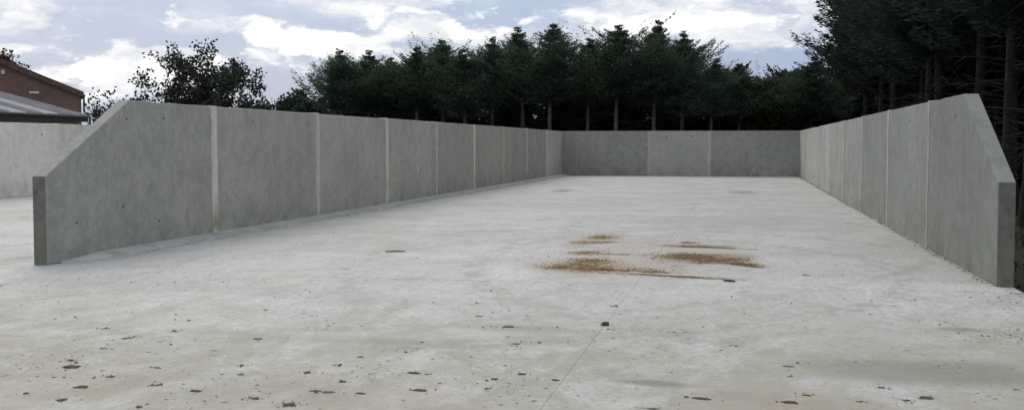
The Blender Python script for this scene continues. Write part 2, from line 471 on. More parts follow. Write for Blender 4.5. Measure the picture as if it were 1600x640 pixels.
MAT['brick'] = brick_mat()
MAT['roof_sheet'] = plain('fibre_cement_sheet', (0.20, 0.20, 0.205), 0.75, 0.2, 1.2, 0.2)
MAT['rooflight'] = plain('rooflight_sheet', (0.34, 0.345, 0.36), 0.5, 0.12, 2.0, 0.1)
MAT['fascia'] = plain('dark_fascia', (0.030, 0.028, 0.028), 0.6, 0.2)
MAT['verge'] = plain('verge_tile', (0.12, 0.075, 0.065), 0.85, 0.3)
MAT['tile'] = plain('roof_tile', (0.11, 0.07, 0.06), 0.85, 0.3)
MAT['vent'] = plain('vent_white', (0.62, 0.62, 0.60), 0.6, 0.08)
MAT['pipe'] = plain('downpipe', (0.05, 0.05, 0.055), 0.5, 0.1)

# ------------------------------------------------------------------ setting: ground and yard slabs
BACK_Y = 62.2
END_Y = 14.55
H = 2.40
TH = 0.20
XL, XR = -9.56, 3.00           # inner faces of the bay walls
XF = -22.97                    # inner face of the next wall to the left

s = 700
bm = bmesh.new()
bmesh.ops.create_grid(bm, x_segments=60, y_segments=60, size=s)
for v in bm.verts:
    v.co.z = -0.10
    dd = max(abs(v.co.x + 5) - 90, abs(v.co.y - 40) - 90, 0)
    v.co.z += min(dd, 200) * 0.004 * mnoise.noise(v.co * 0.01)
me = bpy.data.meshes.new('ground'); bm.to_mesh(me); bm.free()
tag(link('ground', me, MAT['ground']), kind='structure')

yard = tag(link('concrete_yard', box('concrete_yard', -31.0, 3.18, -14.0, BACK_Y + 0.25, -0.30, -0.035), MAT['joint_dirt']), kind='structure')
edges = [-31.0, -26.3, -22.16, -18.01, -13.86, -9.66, -5.45, -1.25, 3.19]
G = 0.0014
rs = random.Random(4)
def slab_row(eds, y0, y1, gap):
    for x0, x1 in zip(eds[:-1], eds[1:]):
        dz = rs.uniform(-0.0015, 0.0015)
        link('slab', box('slab', x0 + gap, x1 - gap, y0 + 0.0015, y1 - 0.0015, -0.034, dz, 0.002), MAT['floor'], yard)
slab_row(edges, 13.95, BACK_Y + 0.25, G)
slab_row([-31.0, -14.0, -1.25, 3.06], -14.0, 13.95, G * 0.9)
# right-hand margin of the apron breaks up into a ragged edge
xs = [3.06]; prof = []
ys = np.linspace(-14, 13.9, 90)
ed = [3.62 + 0.30 * mnoise.noise(Vector((0, y * 0.35, 3.3))) + 0.12 * mnoise.noise(Vector((4, y * 1.7, 0))) for y in ys]
prof = [(3.065, ys[0])] + [(e, y) for e, y in zip(ed, ys)] + [(3.065, ys[-1])]
link('slab', prism('slab', prof, 'z', -0.15, -0.004, 0.0), MAT['floor'], yard)


# ------------------------------------------------------------------ concrete walls
def socket(parent, p, axis, r=0.028):
    """filled lifting socket, a shallow round plug on the face"""
    bm = bmesh.new()
    bmesh.ops.create_cone(bm, cap_ends=True, segments=10, radius1=r, radius2=r * 0.8, depth=0.02)
    me = bpy.data.meshes.new('lifting_socket'); bm.to_mesh(me); bm.free()
    o = link('lifting_socket', me, MAT['socket'], parent, p)
    o.rotation_euler = {'x': (0, R(90), 0), '-x': (0, R(-90), 0), 'y': (R(90), 0, 0)}[axis]


def joint(parent, at, x0, x1, along, seed, width=0.20, top=H, proud=0.008, mat='joint'):
    """mortar-filled joint between two panels: uneven edges, a little proud of both faces"""
    rj = random.Random(seed)
    n = 16
    verts = []; faces = []
    cap = top + rj.choice((0.003, 0.006, 0.014))
    for i in range(n + 1):
        z = cap * i / n
        l = width / 2 + rj.uniform(-0.018, 0.022)
        r_ = width / 2 + rj.uniform(-0.018, 0.022)
        if i == 0 or rj.random() < 0.08: l *= 0.8
        for (a, b) in ((-l, x0 - proud), (r_, x0 - proud), (r_, x1 + proud), (-l, x1 + proud)):
            verts.append((b, at + a, z) if along == 'y' else (at + a, b, z))
    for i in range(n):
        for k in range(4):
            a = i * 4 + k; b = i * 4 + (k + 1) % 4
            faces.append((a, b, b + 4, a + 4))
    faces.append((n * 4, n * 4 + 1, n * 4 + 2, n * 4 + 3)); faces.append((3, 2, 1, 0))
    bm = bmesh.new()
    vs = [bm.verts.new(v) for v in verts]
    for f in faces: bm.faces.new([vs[k] for k in f])
    bmesh.ops.recalc_face_normals(bm, faces=bm.faces)
    me = bpy.data.meshes.new('joint_strip'); bm.to_mesh(me); bm.free()
    link('joint_strip', me, MAT[mat], parent)


PL = (BACK_Y - END_Y) / 9


def side_wall(label, x0, x1, first, last, mats, sloped=True, seed=0, strip_w=0.20, jm='joint'):
    root = tag(empty('concrete_wall', ((x0 + x1) / 2, END_Y + PL * first, 0)), label, 'wall')
    inv = root.location.copy()
    before = set(col.objects)
    for k in range(first, last):
        a = END_Y + PL * k + (0.0 if k == 0 else 0.07)
        b = END_Y + PL * (k + 1) - 0.07
        if k == last - 1: b = BACK_Y + (0.2 if seed != 2 else 0.0)
        if k == 0 and sloped:
            prof = [(a, 0), (b, 0), (b, H), (a + 2.30, H), (a, 1.25)]
        else:
            prof = [(a, 0), (b, 0), (b, H), (a, H)]
        jr = random.Random(seed * 100 + k)
        dz, dx = jr.uniform(-0.010, 0.004), jr.uniform(-0.003, 0.003)
        prof = [(y_, z_ + (dz if z_ == H else 0)) for y_, z_ in prof]
        out = []
        for q, (pa, pb) in enumerate(zip(prof, prof[1:] + prof[:1])):
            out.append(pa)
            if q >= 2 and pb[1] > 1.2:                      # top and sloped edges: slightly wavy, with a few chips
                m = int(math.hypot(pb[0] - pa[0], pb[1] - pa[1]) / 0.22)
                for e in range(1, m):
                    drop = jr.uniform(-0.003, 0.003) - (jr.uniform(0.006, 0.02) if jr.random() < 0.10 else 0)
                    out.append((pa[0] + (pb[0] - pa[0]) * e / m, pa[1] + (pb[1] - pa[1]) * e / m + drop))
        prof = out
        link('panel', prism('panel', prof, 'x', x0 + dx, x1 + dx, 0.014), mats(k), root)
        if k > first:
            joint(root, END_Y + PL * k, x0, x1, 'y', seed * 31 + k, strip_w, mat=jm)
    return root


def end_shade_plate(root, x0, x1):
    link('end_shade_plate', box('end_shade_plate', x0 + 0.006, x1 - 0.006, END_Y - 0.014, END_Y + 0.006, 0.0, 1.243, 0.004), MAT['end_shade_plate'], root)  # thin plate added over the end face to carry its shade as colour


left_wall = side_wall('grey concrete panel wall with sloped end on the left side of the bay', XL - TH, XL, 0, 9,
                      lambda k: MAT['panel'], seed=1, strip_w=0.23)
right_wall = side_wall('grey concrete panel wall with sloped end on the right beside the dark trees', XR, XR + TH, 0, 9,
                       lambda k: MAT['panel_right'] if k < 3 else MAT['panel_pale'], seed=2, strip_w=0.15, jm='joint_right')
end_shade_plate(left_wall, XL - TH, XL)
end_shade_plate(right_wall, XR, XR + TH)
far_wall = side_wall('pale concrete panel wall at far left below the brick gable', XF - TH, XF, 1, 9,
                     lambda k: MAT['panel_far'], seed=3)
back_wall = tag(empty('concrete_wall', ((XL + XR) / 2, BACK_Y, 0)), 'low grey wall of three panels closing the far end of the bay', 'wall')
for (x0, x1, mt) in ((XL + 0.003, -4.93, 'panel_back'), (-4.79, -1.74, 'panel_back_pale'), (-1.60, XR + TH, 'panel_back')):
    link('panel', box('panel', x0, x1, BACK_Y + 0.003, BACK_Y + TH + 0.003, 0, H, 0.014), MAT[mt], back_wall)
for i, x in enumerate((-4.86, -1.67)):
    joint(back_wall, x, BACK_Y + 0.003, BACK_Y + TH + 0.003, 'x', 90 + i, 0.17, mat='panel_back_pale')

# sockets, seen on the faces
for y, z in ((16.75, 2.10), (17.95, 2.13), (16.6, 0.72), (17.75, 0.42), (15.3, 0.55), (21.6, 2.15)):
    socket(left_wall, (XL - 0.002, y, z), 'x', 0.024)
socket(left_wall, (XL - 0.15, END_Y - 0.015, 1.02), 'y', 0.03)
socket(right_wall, (XR + 0.12, END_Y - 0.015, 0.93), 'y', 0.02)
for y, z in ((17.4, 2.1), (22.0, 2.12)):
    socket(right_wall, (XR - 0.001, y, z), '-x', 0.02)
for x in (-3.95, -2.6):
    socket(back_wall, (x, BACK_Y + 0.002, 2.1), 'y', 0.05)
for y in (32.4, 34.8, 37.9):
    socket(far_wall, (XF + 0.001, y, 2.02), 'x', 0.04)
# white chalk ticks
for y, z, dy, dz in ((33.55, 0.95, 0.10, 0.22), (34.2, 0.95, 0.05, 0.07), (34.4, 0.98, 0.05, 0.14)):
    link('chalk_mark', box('chalk_mark', XL - 0.001, XL + 0.002, y - dy / 2, y + dy / 2, z - dz / 2, z + dz / 2), MAT['chalk'], left_wall)

for root in (left_wall, right_wall, far_wall, back_wall):       # parts were written in world space
    for ch in root.children:
        ch.matrix_parent_inverse = root.matrix_world.inverted()
        ch.matrix_parent_inverse.translation = -root.location

# mortar fillet along the foot of the left wall
n = 220
verts = []; faces = []
for i in range(n + 1):
    y = END_Y + 0.3 + (BACK_Y - END_Y - 0.35) * i / n
    wd = min(0.33, 0.06 + 0.05 * i) + 0.035 * mnoise.noise(Vector((0, y * 0.9, 7))) + 0.02 * mnoise.noise(Vector((0, y * 3.1, 2)))
    hh = min(0.075, 0.02 + 0.01 * i)
    for (dx, z) in ((0.002, 0.001), (0.002, hh), (wd * 0.6, hh * 0.75 + 0.008 * mnoise.noise(Vector((2, y * 2.3, 0)))), (wd - 0.02, hh * 0.52), (wd, 0.001)):
        verts.append((XL + dx, y, z))
for i in range(n):
    for k in range(4):
        a = i * 5 + k
        faces.append((a, a + 1, a + 6, a + 5))
o = link('footing_strip', mesh_pd('footing_strip', verts, faces), MAT['footing'], left_wall)
o.matrix_parent_inverse.translation = -left_wall.location


# ------------------------------------------------------------------ tubes and foliage
def tube_np(path, radii, sides=6):
    """tapered tube around a polyline -> verts, quads"""
    path = np.asarray(path, float); radii = np.asarray(radii, float)
    tan = np.gradient(path, axis=0)
    tan /= np.linalg.norm(tan, axis=1)[:, None] + 1e-9
    ref = np.array([0.31, 0.87, 0.12])
    u = np.cross(tan, ref); u /= np.linalg.norm(u, axis=1)[:, None] + 1e-9
    v = np.cross(tan, u)
    ang = np.linspace(0, 2 * np.pi, sides, endpoint=False)
    ring = path[:, None, :] + radii[:, None, None] * (np.cos(ang)[None, :, None] * u[:, None, :] + np.sin(ang)[None, :, None] * v[:, None, :])
    V = ring.reshape(-1, 3)
    m = len(path)
    i = np.arange(m - 1)[:, None] * sides; k = np.arange(sides)[None, :]; k2 = (k + 1) % sides
    F = np.stack([i + k, i + k2, i + sides + k2, i + sides + k], -1).reshape(-1, 4)
    return V, F


def join_np(parts):
    V = []; F = []; off = 0
    for v, f in parts:
        V.append(v); F.append(f + off); off += len(v)
    return np.concatenate(V), np.concatenate(F)


def sprays(base, direc, length, width, rng):
    """flat pointed sprays, one folded quad each: base, two shoulders, tip"""
    n = len(base)
    d = direc / (np.linalg.norm(direc, axis=1)[:, None] + 1e-9)
    r_ = rng.normal(size=(n, 3))
    side = np.cross(d, r_); side /= np.linalg.norm(side, axis=1)[:, None] + 1e-9
    up = np.cross(side, d)
    L = length[:, None]; W = width[:, None]
    a = base
    b = base + d * L * 0.5 + side * W + up * W * 0.3
    c = base + d * L + up * W * rng.normal(size=(n, 1)) * 0.5
    e = base + d * L * 0.5 - side * W + up * W * 0.3
    V = np.stack([a, b, c, e], 1).reshape(-1, 3)
    F = np.arange(n * 4).reshape(-1, 4)
    return V, F


def conifer_meshes(key, seed, Ht, Rad, zb, nbr, per, L=0.42, Wd=0.075, prof_pow=0.8, lean=0.0, up=0.35, dead=14, ragged=0.35, tr=0.15, topw=0.12, spiky=0.0, shoulder=1.35):
    rng = np.random.default_rng(seed)
    # trunk
    zz = np.linspace(-0.12, Ht * 0.97, 12)
    bend = np.stack([0.10 * np.sin(zz * 0.5 + seed) * zz / Ht + lean * (zz / Ht) ** 2, 0.10 * np.cos(zz * 0.43 + seed) * zz / Ht, zz], 1)
    rad = tr * (1 - zz / Ht) ** 0.8 + 0.015
    rad[0] *= 1.35
    trunk = mesh_np('trunk', *tube_np(bend, rad, 9))
    for f in trunk.polygons: f.use_smooth = True
    def axis(z):
        return np.stack([np.interp(z, zz, bend[:, 0]), np.interp(z, zz, bend[:, 1]), z], -1)
    # dead lower limbs
    dp = []
    for k in range(dead):
        z = rng.uniform(0.9, zb + 0.6)
        az = rng.uniform(0, 2 * np.pi); ln = rng.uniform(0.4, 1.0) * Rad * 0.75
        s_ = np.linspace(0, 1, 5)[:, None]
        dr = np.array([np.cos(az), np.sin(az), rng.uniform(-0.15, 0.35)])
        pth = axis(np.array([z])) + s_ * dr * ln + s_ ** 2 * np.array([0, 0, rng.uniform(-0.35, 0.1)]) * ln
        dp.append(tube_np(pth, np.linspace(0.022, 0.006, 5), 4))
        for j in range(3):
            q = pth[rng.integers(1, 4)]
            d2 = dr + rng.normal(size=3) * 0.7
            dp.append(tube_np(np.stack([q, q + d2 * ln * 0.18, q + d2 * ln * 0.33 + [0, 0, -0.05]]), [0.01, 0.007, 0.003], 3 if False else 4))
    deadm = mesh_np('dead_branches', *join_np(dp)) if dp else None
    # crown
    B = []; D = []; Ls = []; Ws = []
    limbs = []
    ph = rng.uniform(0, 6.28, 4)
    for i in range(nbr):
        t = (i + rng.random()) / nbr
        t = t ** 0.95
        z = zb + t * (Ht - zb) * (0.93 if spiky else 0.985)
        if spiky:                                           # boughs sit in whorls, so tiers show in the outline
            z = round(z / 0.42) * 0.42 + rng.normal() * 0.085
            t = min(0.999, max(0.0, (z - zb) / ((Ht - zb) * 0.93)))
        az = i * 2.39996 + rng.normal() * 0.35
        bulge = 1 + ragged * (0.5 * np.sin(az * 2 + ph[0] + t * 5) + 0.5 * np.sin(az * 3 + ph[1] - t * 9))
        pr = (min(1.0, (1 - t) * shoulder) ** prof_pow if spiky else (1 - t) ** prof_pow) * (1 - topw) + topw
        pr *= min(1.0, 0.45 + t * 4.5)
        ln = Rad * pr * bulge * rng.uniform(*((0.35, 1.3) if spiky else (0.5, 1.2)))
        if rng.random() < (0.2 if spiky else 0.10): ln *= 1.3
        ln = max(ln, 0.16)
        e0 = up + (0.2 if spiky else 0.45) * t + rng.normal() * 0.15
        m = max(5, int(per * (0.35 + ln / Rad)))
        if spiky and 0.1 < t < 0.45 and rng.random() < spiky:
            e0 += rng.uniform(0.25, 0.75); ln *= rng.uniform(0.7, 1.0)
        s_ = rng.random(m) ** 0.75
        dr = np.array([np.cos(az), np.sin(az), 0])
        sag = rng.uniform(0.05, 0.35) * (1 - t)
        def curve(s):
            s = s[:, None]
            return axis(np.array([z])) + dr * ln * s + np.array([0, 0, 1]) * ln * (e0 * s - sag * np.sin(s * np.pi) * 0.8 + 0.12 * s ** 3)
        pc = curve(s_)
        fan = 0.16 * ln * (1.15 - s_)[:, None] + 0.05
        perp = np.array([-np.sin(az), np.cos(az), 0])
        lat = rng.normal(size=(m, 1))
        pc = pc + perp * lat * fan * 1.3 + np.array([0, 0, 1]) * rng.normal(size=(m, 1)) * fan * (0.36 if spiky else 0.55)
        dd = dr * 0.9 + perp * np.sign(lat) * np.abs(rng.normal(size=(m, 1))) * 0.5 + np.array([0, 0, 1]) * (0.25 + 0.5 * t + rng.normal(size=(m, 1)) * 0.35)
        B.append(pc); D.append(dd)
        sz = rng.uniform(0.6, 1.25, m) * (1.0 - 0.35 * s_) * (0.75 + 0.25 * (1 - t))
        Ls.append(L * sz); Ws.append(Wd * sz)
        if i % 3 == 0 and t < 0.8:
            cs = curve(np.linspace(0, 0.8, 4))
            limbs.append(tube_np(cs, np.linspace(0.03, 0.008, 4), 4))
    # leader tuft
    m = 90
    z = rng.uniform(Ht * 0.90, Ht, m)
    B.append(axis(z) + rng.normal(size=(m, 3)) * 0.04); D.append(np.stack([rng.normal(size=m) * 0.5, rng.normal(size=m) * 0.5, np.ones(m) * 0.9], 1))
    Ls.append(np.full(m, L * 0.6)); Ws.append(np.full(m, Wd * 0.6))
    crown = mesh_np('crown', *sprays(np.concatenate(B), np.concatenate(D), np.concatenate(Ls), np.concatenate(Ws), rng))
    lm = mesh_np('limbs', *join_np(limbs))
    return dict(trunk=trunk, dead_branches=deadm, crown=crown, limbs=lm)


def plant_tree(name, meshes, leaf, bark, loc, rz, scale, label, cat, group=None):
    root = tag(empty(name, loc), label, cat, group)
    root.rotation_euler = (0, 0, rz)
    root.scale = scale
    for pn, me in meshes.items():
        if me is None: continue
        m = MAT[leaf] if pn == 'crown' else MAT['deadwood'] if pn == 'dead_branches' else MAT[bark]
        o = bpy.data.objects.new(pn, me)
        col.objects.link(o)
        if not me.materials: me.materials.append(m)
        if me.materials[0] != m:
            o.material_slots[0].link = 'OBJECT'; o.material_slots[0].material = m
        o.parent = root
    return root


# the row of cypresses behind the back wall: x, y, height, crown radius, what sets it apart
CY = [conifer_meshes('cy%d' % k, 11 + k, 9.0, (2.3, 2.6, 2.2, 2.5, 2.7, 2.35)[k], 4.3 + 0.25 * (k % 3), 260, 105, shoulder=(1.6, 1.45, 1.7, 1.4, 1.6, 1.5)[k], lean=(0.25, -0.3, 0.1, 0.35, -0.15, -0.4)[k], L=0.26, Wd=0.042, ragged=0.4, up=0.16, spiky=0.10,
                     prof_pow=(0.95, 1.1, 1.0, 1.2, 0.9, 1.05)[k], dead=16, topw=0.03) for k in range(6)]
row = [(-26.5, 74.0, 8.0, 0.95, 'bushy cypress at the left end of the row behind the back wall'),
       (-24.8, 75.0, 8.0, 1.0, 'second cypress from the left end of the row'),
       (-23.3, 76.0, 7.7, 0.95, 'third cypress from the left end of the row, with thin spindly top'),
       (-21.3, 74.5, 8.2, 1.0, 'fourth cypress from the left end of the row, with thin top'),
       (-19.7, 75.5, 8.7, 0.95, 'fifth cypress from the left end of the row, with spiky leader'),
       (-17.9, 74.0, 8.0, 1.0, 'sixth cypress from the left of the row, level topped'),
       (-16.2, 75.0, 8.7, 0.85, 'slim cypress left of the first tall pointed one in the row'),
       (-14.4, 76.0, 9.5, 1.05, 'first tall pointed cypress from the left in the row'),
       (-12.3, 74.5, 9.6, 1.1, 'tall broad cypress above the left corner of the back wall'),
       (-10.0, 75.5, 8.6, 1.0, 'shorter cypress with dip beside it above the back wall'),
       (-7.9, 74.0, 9.3, 1.1, 'broad topped tall cypress above the left panel of the back wall'),
       (-5.6, 75.0, 9.7, 1.0, 'tallest pointed cypress, above the left joint of the back wall'),
       (-3.8, 76.0, 8.9, 1.05, 'last tall cypress of the row above the middle back panel'),
       (-1.9, 74.5, 7.1, 0.9, 'lower cypress right of the tall ones above the back wall'),
       (-0.2, 75.5, 6.9, 0.9, 'low rounded cypress where the row drops to the right')]
for i, (x, y, h, rr, lb) in enumerate(row):
    plant_tree('cypress_tree', CY[(i * 5 + 2) % 6], 'cypress', 'bark_pale', (x, y, -0.1), i * 1.7,
               (rr * 1.05, rr * 1.05, h / 9.0), lb, 'tree', 'cypress row behind the back wall')

# a lower, denser rank behind closes the gaps between the trunks
TH_ = [conifer_meshes('th%d' % k, 40 + k, 6.0, 2.3, 0.3, 150, 70, L=0.42, Wd=0.10, prof_pow=0.45, dead=0, ragged=0.3) for k in range(3)]
k = 0
for i in range(21):
    x = -27.0 + i * 1.95 + (0.4 if i % 2 else -0.3)
    hh = 6.0 + 0.5 * math.sin(i * 2.1)
    if i in (2, 4): hh = 4.4
    plant_tree('understorey_tree', TH_[i % 3], 'spruce', 'bark', (x, 80.0 + (i % 3) * 0.7, -0.1), i * 2.3, (1.15, 1.15, hh / 6.0),
               'low dark bushy conifer filling the shade behind the cypress trunks', 'tree', 'dark understorey behind the cypress row')
# lower olive-green trees in the notch at the right end of the row
for i, (x, y, h, rr, lf, lb) in enumerate(((1.7, 76.0, 5.7, 1.1, 'olive', 'low olive green tree in the notch between the row and the tall spruces'),
                                           (3.0, 79.0, 6.1, 1.0, 'olive', 'second low green tree in the notch, nearer the tall spruces'),
                                           (4.3, 75.0, 7.2, 1.05, 'cypress', 'mid height cypress above the right corner of the back wall'))):
    plant_tree('conifer_tree', TH_[i] if i < 2 else CY[1], lf, 'bark', (x, y, -0.1), i * 2.0, (rr, rr, h / (6.0 if i < 2 else 9.0)), lb, 'tree')

# the tall dark spruces along the right-hand wall
SP = [conifer_meshes('sp%d' % k, 70 + k, 15.0, 2.9, 5.1 + 0.3 * k, 240, 190, L=0.36, Wd=0.042, prof_pow=0.62, up=0.02, dead=34, ragged=0.3, tr=0.19, topw=0.06) for k in range(3)]
ordn = ['farthest', 'second farthest', 'third farthest', 'fourth farthest', 'fifth farthest', 'sixth farthest', 'seventh farthest', 'eighth farthest', 'ninth farthest', 'tenth farthest', 'nearest']
fy = [64.5, 60.0, 55.6, 51.4, 47.2, 43.0, 39.2, 35.6, 31.3, 26.8, 22.5]
for i, y in enumerate(fy):
    plant_tree('spruce_tree', SP[i % 3], 'spruce', 'bark', (6.55 + 0.35 * math.sin(i * 1.9), y, -0.1), i * 2.1, (0.98 + 0.05 * math.sin(i), 0.98, 0.95 + 0.07 * math.sin(i * 2.7)),
               ordn[i] + ' tall dark spruce in the front rank along the right wall', 'tree', 'front rank of spruces along the right wall')
TL = [conifer_meshes('tl%d' % k, 80 + k, 14.0, 3.0, 0.4, 230, 90, L=0.5, Wd=0.12, prof_pow=0.5, up=0.0, dead=0, ragged=0.25, tr=0.19) for k in range(2)]
for i in range(9):
    plant_tree('spruce_tree', SP[(i + 1) % 3], 'spruce', 'bark', (10.4 + 0.5 * math.sin(i * 2.2), 67.0 - i * 5.2, -0.1), i * 1.3 + 0.4, (1, 1, 0.97),
               'tall dark spruce trunk in the shade behind the front rank', 'tree', 'second rank of spruces')
for i in range(12):
    plant_tree('spruce_tree', TL[i % 2], 'spruce', 'bark', (14.3 + 0.6 * math.sin(i * 1.7), 82.0 - i * 4.6, -0.1), i * 1.1, (1, 1, 1),
               'dense dark spruce clothed to the ground at the back of the wood', 'tree', 'rearmost rank of spruces')
for i, (x, y) in enumerate(((7.5, 84.0), (11.0, 88.0), (9.6, 73.5), (12.6, 62.0), (12.4, 53.0), (12.7, 45.0))):
    plant_tree('spruce_tree', TL[i % 2], 'spruce', 'bark', (x, y, -0.1), i * 1.9, (0.9, 0.9, 0.75),
               'dense dark spruce clothed to the ground at the back of the wood', 'tree', 'rearmost rank of spruces')


# ------------------------------------------------------------------ broadleaf trees
def broadleaf_meshes(seed, Ht, Rx, trunk_h, tr, n_limb, leaf_n, leaf, flatten=0.85, spread=0.45, levels=3, tight=1.0):
    rng = np.random.default_rng(seed)
    tubes = []; tips = []
    def grow(p, d, ln, r_, lev):
        n = 5
        pts = [p]
        dd = d.copy()
        for k in range(n):
            dd = dd + rng.normal(size=3) * 0.16 + np.array([0, 0, 0.05])
            dd /= np.linalg.norm(dd)
            pts.append(pts[-1] + dd * ln / n)
        tubes.append(tube_np(np.array(pts), np.linspace(r_, r_ * 0.55, n + 1), 5))
        if lev >= levels:
            tips.append((pts[-1], dd)); tips.append((pts[-3], dd)); return
        if lev >= levels - 1: tips.append((pts[-2], dd))
        for k in range(rng.integers(2, 4) + (1 if lev == 0 else 0)):
            a = rng.uniform(0, 6.283)
            out = np.array([math.cos(a), math.sin(a), rng.uniform(-0.15, 0.5)])
            nd = dd * 0.75 + out * rng.uniform(0.5, 0.95)
            nd /= np.linalg.norm(nd)
            grow(pts[rng.integers(3, n + 1)], nd, ln * rng.uniform(0.6, 0.82), r_ * 0.55, lev + 1)
    base = np.array([0, 0, -0.1]); top = np.array([rng.normal() * 0.1, rng.normal() * 0.1, trunk_h])
    trunk = mesh_np('trunk', *tube_np(np.stack([base, base * 0.5 + top * 0.5 + rng.normal(size=3) * 0.05, top]), [tr * 1.25, tr, tr * 0.85], 9))
    for k in range(n_limb):
        a = k * 2.4 + rng.normal() * 0.3
        el = rng.uniform(0.35, 1.2) if k else 1.4
        d = np.array([math.cos(a) * math.cos(el), math.sin(a) * math.cos(el), math.sin(el)])
        grow(top - np.array([0, 0, rng.uniform(0, trunk_h * 0.25)]), d, (Ht - trunk_h) * spread * rng.uniform(0.75, 1.1), tr * 0.55, 0)
    T = np.array([t_[0] for t_ in tips])
    sc_z = (Ht - trunk_h) / max(0.1, (T[:, 2].max() - trunk_h))
    sc_x = Rx / np.percentile(np.abs(T[:, :2]), 97)
    def fit(V):
        V = V.copy()
        V[:, 2] = np.where(V[:, 2] > trunk_h, trunk_h + (V[:, 2] - trunk_h) * sc_z * 0.97, V[:, 2])
        V[:, :2] *= sc_x
        return V
    lv, lf = join_np(tubes)
    limbs = mesh_np('limbs', fit(lv), lf)
    T = fit(T)
    B = []; D = []
    for q in T:
        m = int(leaf_n * rng.uniform(0.5, 1.4))
        c = rng.normal(size=(m, 3)) * np.array([0.30, 0.30, 0.20]) * leaf * 4.2 * tight
        B.append(q + c); D.append(rng.normal(size=(m, 3)) + np.array([0, 0, -0.2]))
    B = np.concatenate(B); D = np.concatenate(D)
    sz = rng.uniform(0.7, 1.3, len(B))
    crown = mesh_np('crown', *sprays(B, D, leaf * sz, leaf * 0.33 * sz, rng))
    return dict(trunk=trunk, limbs=limbs, crown=crown)


plant_tree('broadleaf_tree', broadleaf_meshes(57, 7.7, 3.6, 1.6, 0.16, 9, 9, 0.20, levels=4, tight=0.8), 'broad', 'bark', (-31.1, 62.5, -0.05), 0.4, (1, 1, 1),
           'open crowned broadleaf tree with sky showing through behind the left wall', 'tree')
plant_tree('broadleaf_tree', broadleaf_meshes(8, 4.7, 1.5, 1.4, 0.10, 6, 22, 0.19, levels=2), 'broad', 'bark', (-28.6, 62.8, -0.05), 1.0, (1, 1, 1),
           'small twiggy broadleaf tree beside the open crowned tree', 'tree')
plant_tree('broadleaf_tree', broadleaf_meshes(21, 4.1, 0.62, 1.6, 0.05, 5, 7, 0.14, levels=2, tight=0.7), 'broad', 'bark', (-27.5, 46.0, -0.05), 0, (1, 1, 1),
           'thin young sapling between the shed roof and the sloped wall end', 'tree')
plant_tree('broadleaf_tree', broadleaf_meshes(31, 5.9, 2.3, 1.3, 0.16, 9, 46, 0.26, levels=3), 'hedge', 'bark', (-33.7, 84.0, -0.05), 0, (1, 1, 1),
           'low dome shaped dark tree left of the cypress row', 'tree')
plant_tree('broadleaf_tree', broadleaf_meshes(33, 5.0, 1.2, 1.0, 0.10, 7, 34, 0.22, levels=2), 'hedge', 'bark', (-35.0, 80.0, -0.05), 0, (1, 1, 1),
           'small bluish tree between the open crowned tree and the dome shaped tree', 'tree')
plant_tree('broadleaf_tree', broadleaf_meshes(35, 4.4, 1.5, 0.8, 0.10, 8, 40, 0.22, levels=2), 'hedge', 'bark', (-32.3, 88.0, -0.05), 0, (1, 1, 1),
           'low shrubby tree in the gap before the cypress row', 'tree')
plant_tree('broadleaf_tree', broadleaf_meshes(44, 7.9, 2.3, 2.0, 0.15, 8, 40, 0.22, levels=3), 'copper', 'bark', (-48.0, 68.0, -0.05), 0, (1, 1, 1),
           'reddish leaved tree showing above the brick gable at the left edge', 'tree')

# ------------------------------------------------------------------ farm buildings at the left
b1 = tag(empty('brick_building', (-32.1, 52.0, 0)), 'old red brick building with a sloping gable edge at the far left', 'building')
XE, XRG = -32.1, -42.5
ZE = 4.15; ZR = ZE + (XE - XRG) * 0.414
XW = XRG - (XE - XRG)
def part(name, me, mat, parent):
    o = link(name, me, MAT[mat], parent)
    o.matrix_parent_inverse.translation = -Vector(parent.location) if parent.parent is None else Vector((0, 0, 0))
    return o
part('wall', prism('wall', [(XE, -0.1), (XE, ZE), (XRG, ZR), (XW, ZE), (XW, -0.1)], 'y', 52.0, 66.0), 'brick', b1)
for sgn in (1, -1):
    x0 = XRG; x1 = XRG + sgn * (XE - XRG + 0.12)
    z1 = ZR - (XE - XRG + 0.12) * 0.414
    part('roof', prism('roof', [(x0, ZR + 0.02), (x1, z1 + 0.02), (x1, z1 + 0.15), (x0, ZR + 0.15)], 'y', 51.9, 66.1), 'tile', b1)
    part('verge', prism('verge', [(x0, ZR - 0.10), (x1, z1 - 0.10), (x1, z1 + 0.17), (x0, ZR + 0.17)], 'y', 51.80, 51.898), 'verge', b1)
for (x, z, wx, wz, nm) in ((-35.62, 5.17, 0.17, 0.20, 'wall_light'), (-34.25, 4.20, 0.45, 0.10, 'air_vent')):
    part(nm, box(nm, x - wx / 2, x + wx / 2, 51.94, 52.05, z - wz / 2, z + wz / 2, 0.01), 'vent', b1)
pv, pf = tube_np([(-31.98, 51.95, 4.0), (-31.98, 51.95, 3.3), (-31.72, 51.9, 3.0), (-31.7, 51.9, 0.0)], [0.05] * 4, 8)
part('downpipe', mesh_np('downpipe', pv, pf), 'pipe', b1)
gv, gf = tube_np([(-31.96, 51.9, 4.08), (-31.96, 66.0, 4.08)], [0.065] * 2, 8)
part('gutter', mesh_np('gutter', gv, gf), 'pipe', b1)

b1.rotation_euler = (0, 0, R(34))

b2 = tag(empty('farm_shed', (-30.0, 36.0, 0)), 'low shed with grey sheet roof in front of the brick gable', 'shed')
SX, SZ = -27.0, 2.86                # eave line beside the next bay
RX, RZ = -35.0, 2.86 + 8.0 * 0.25
Y0, Y1 = 24.0, 44.2
part('wall', prism('wall', [(SX - 0.35, -0.1), (SX - 0.35, SZ - 0.05), (RX, RZ - 0.05), (RX * 2 - SX + 0.35, SZ - 0.05), (RX * 2 - SX + 0.35, -0.1)], 'y', Y0 + 0.2, Y1 - 0.2), 'brick', b2)
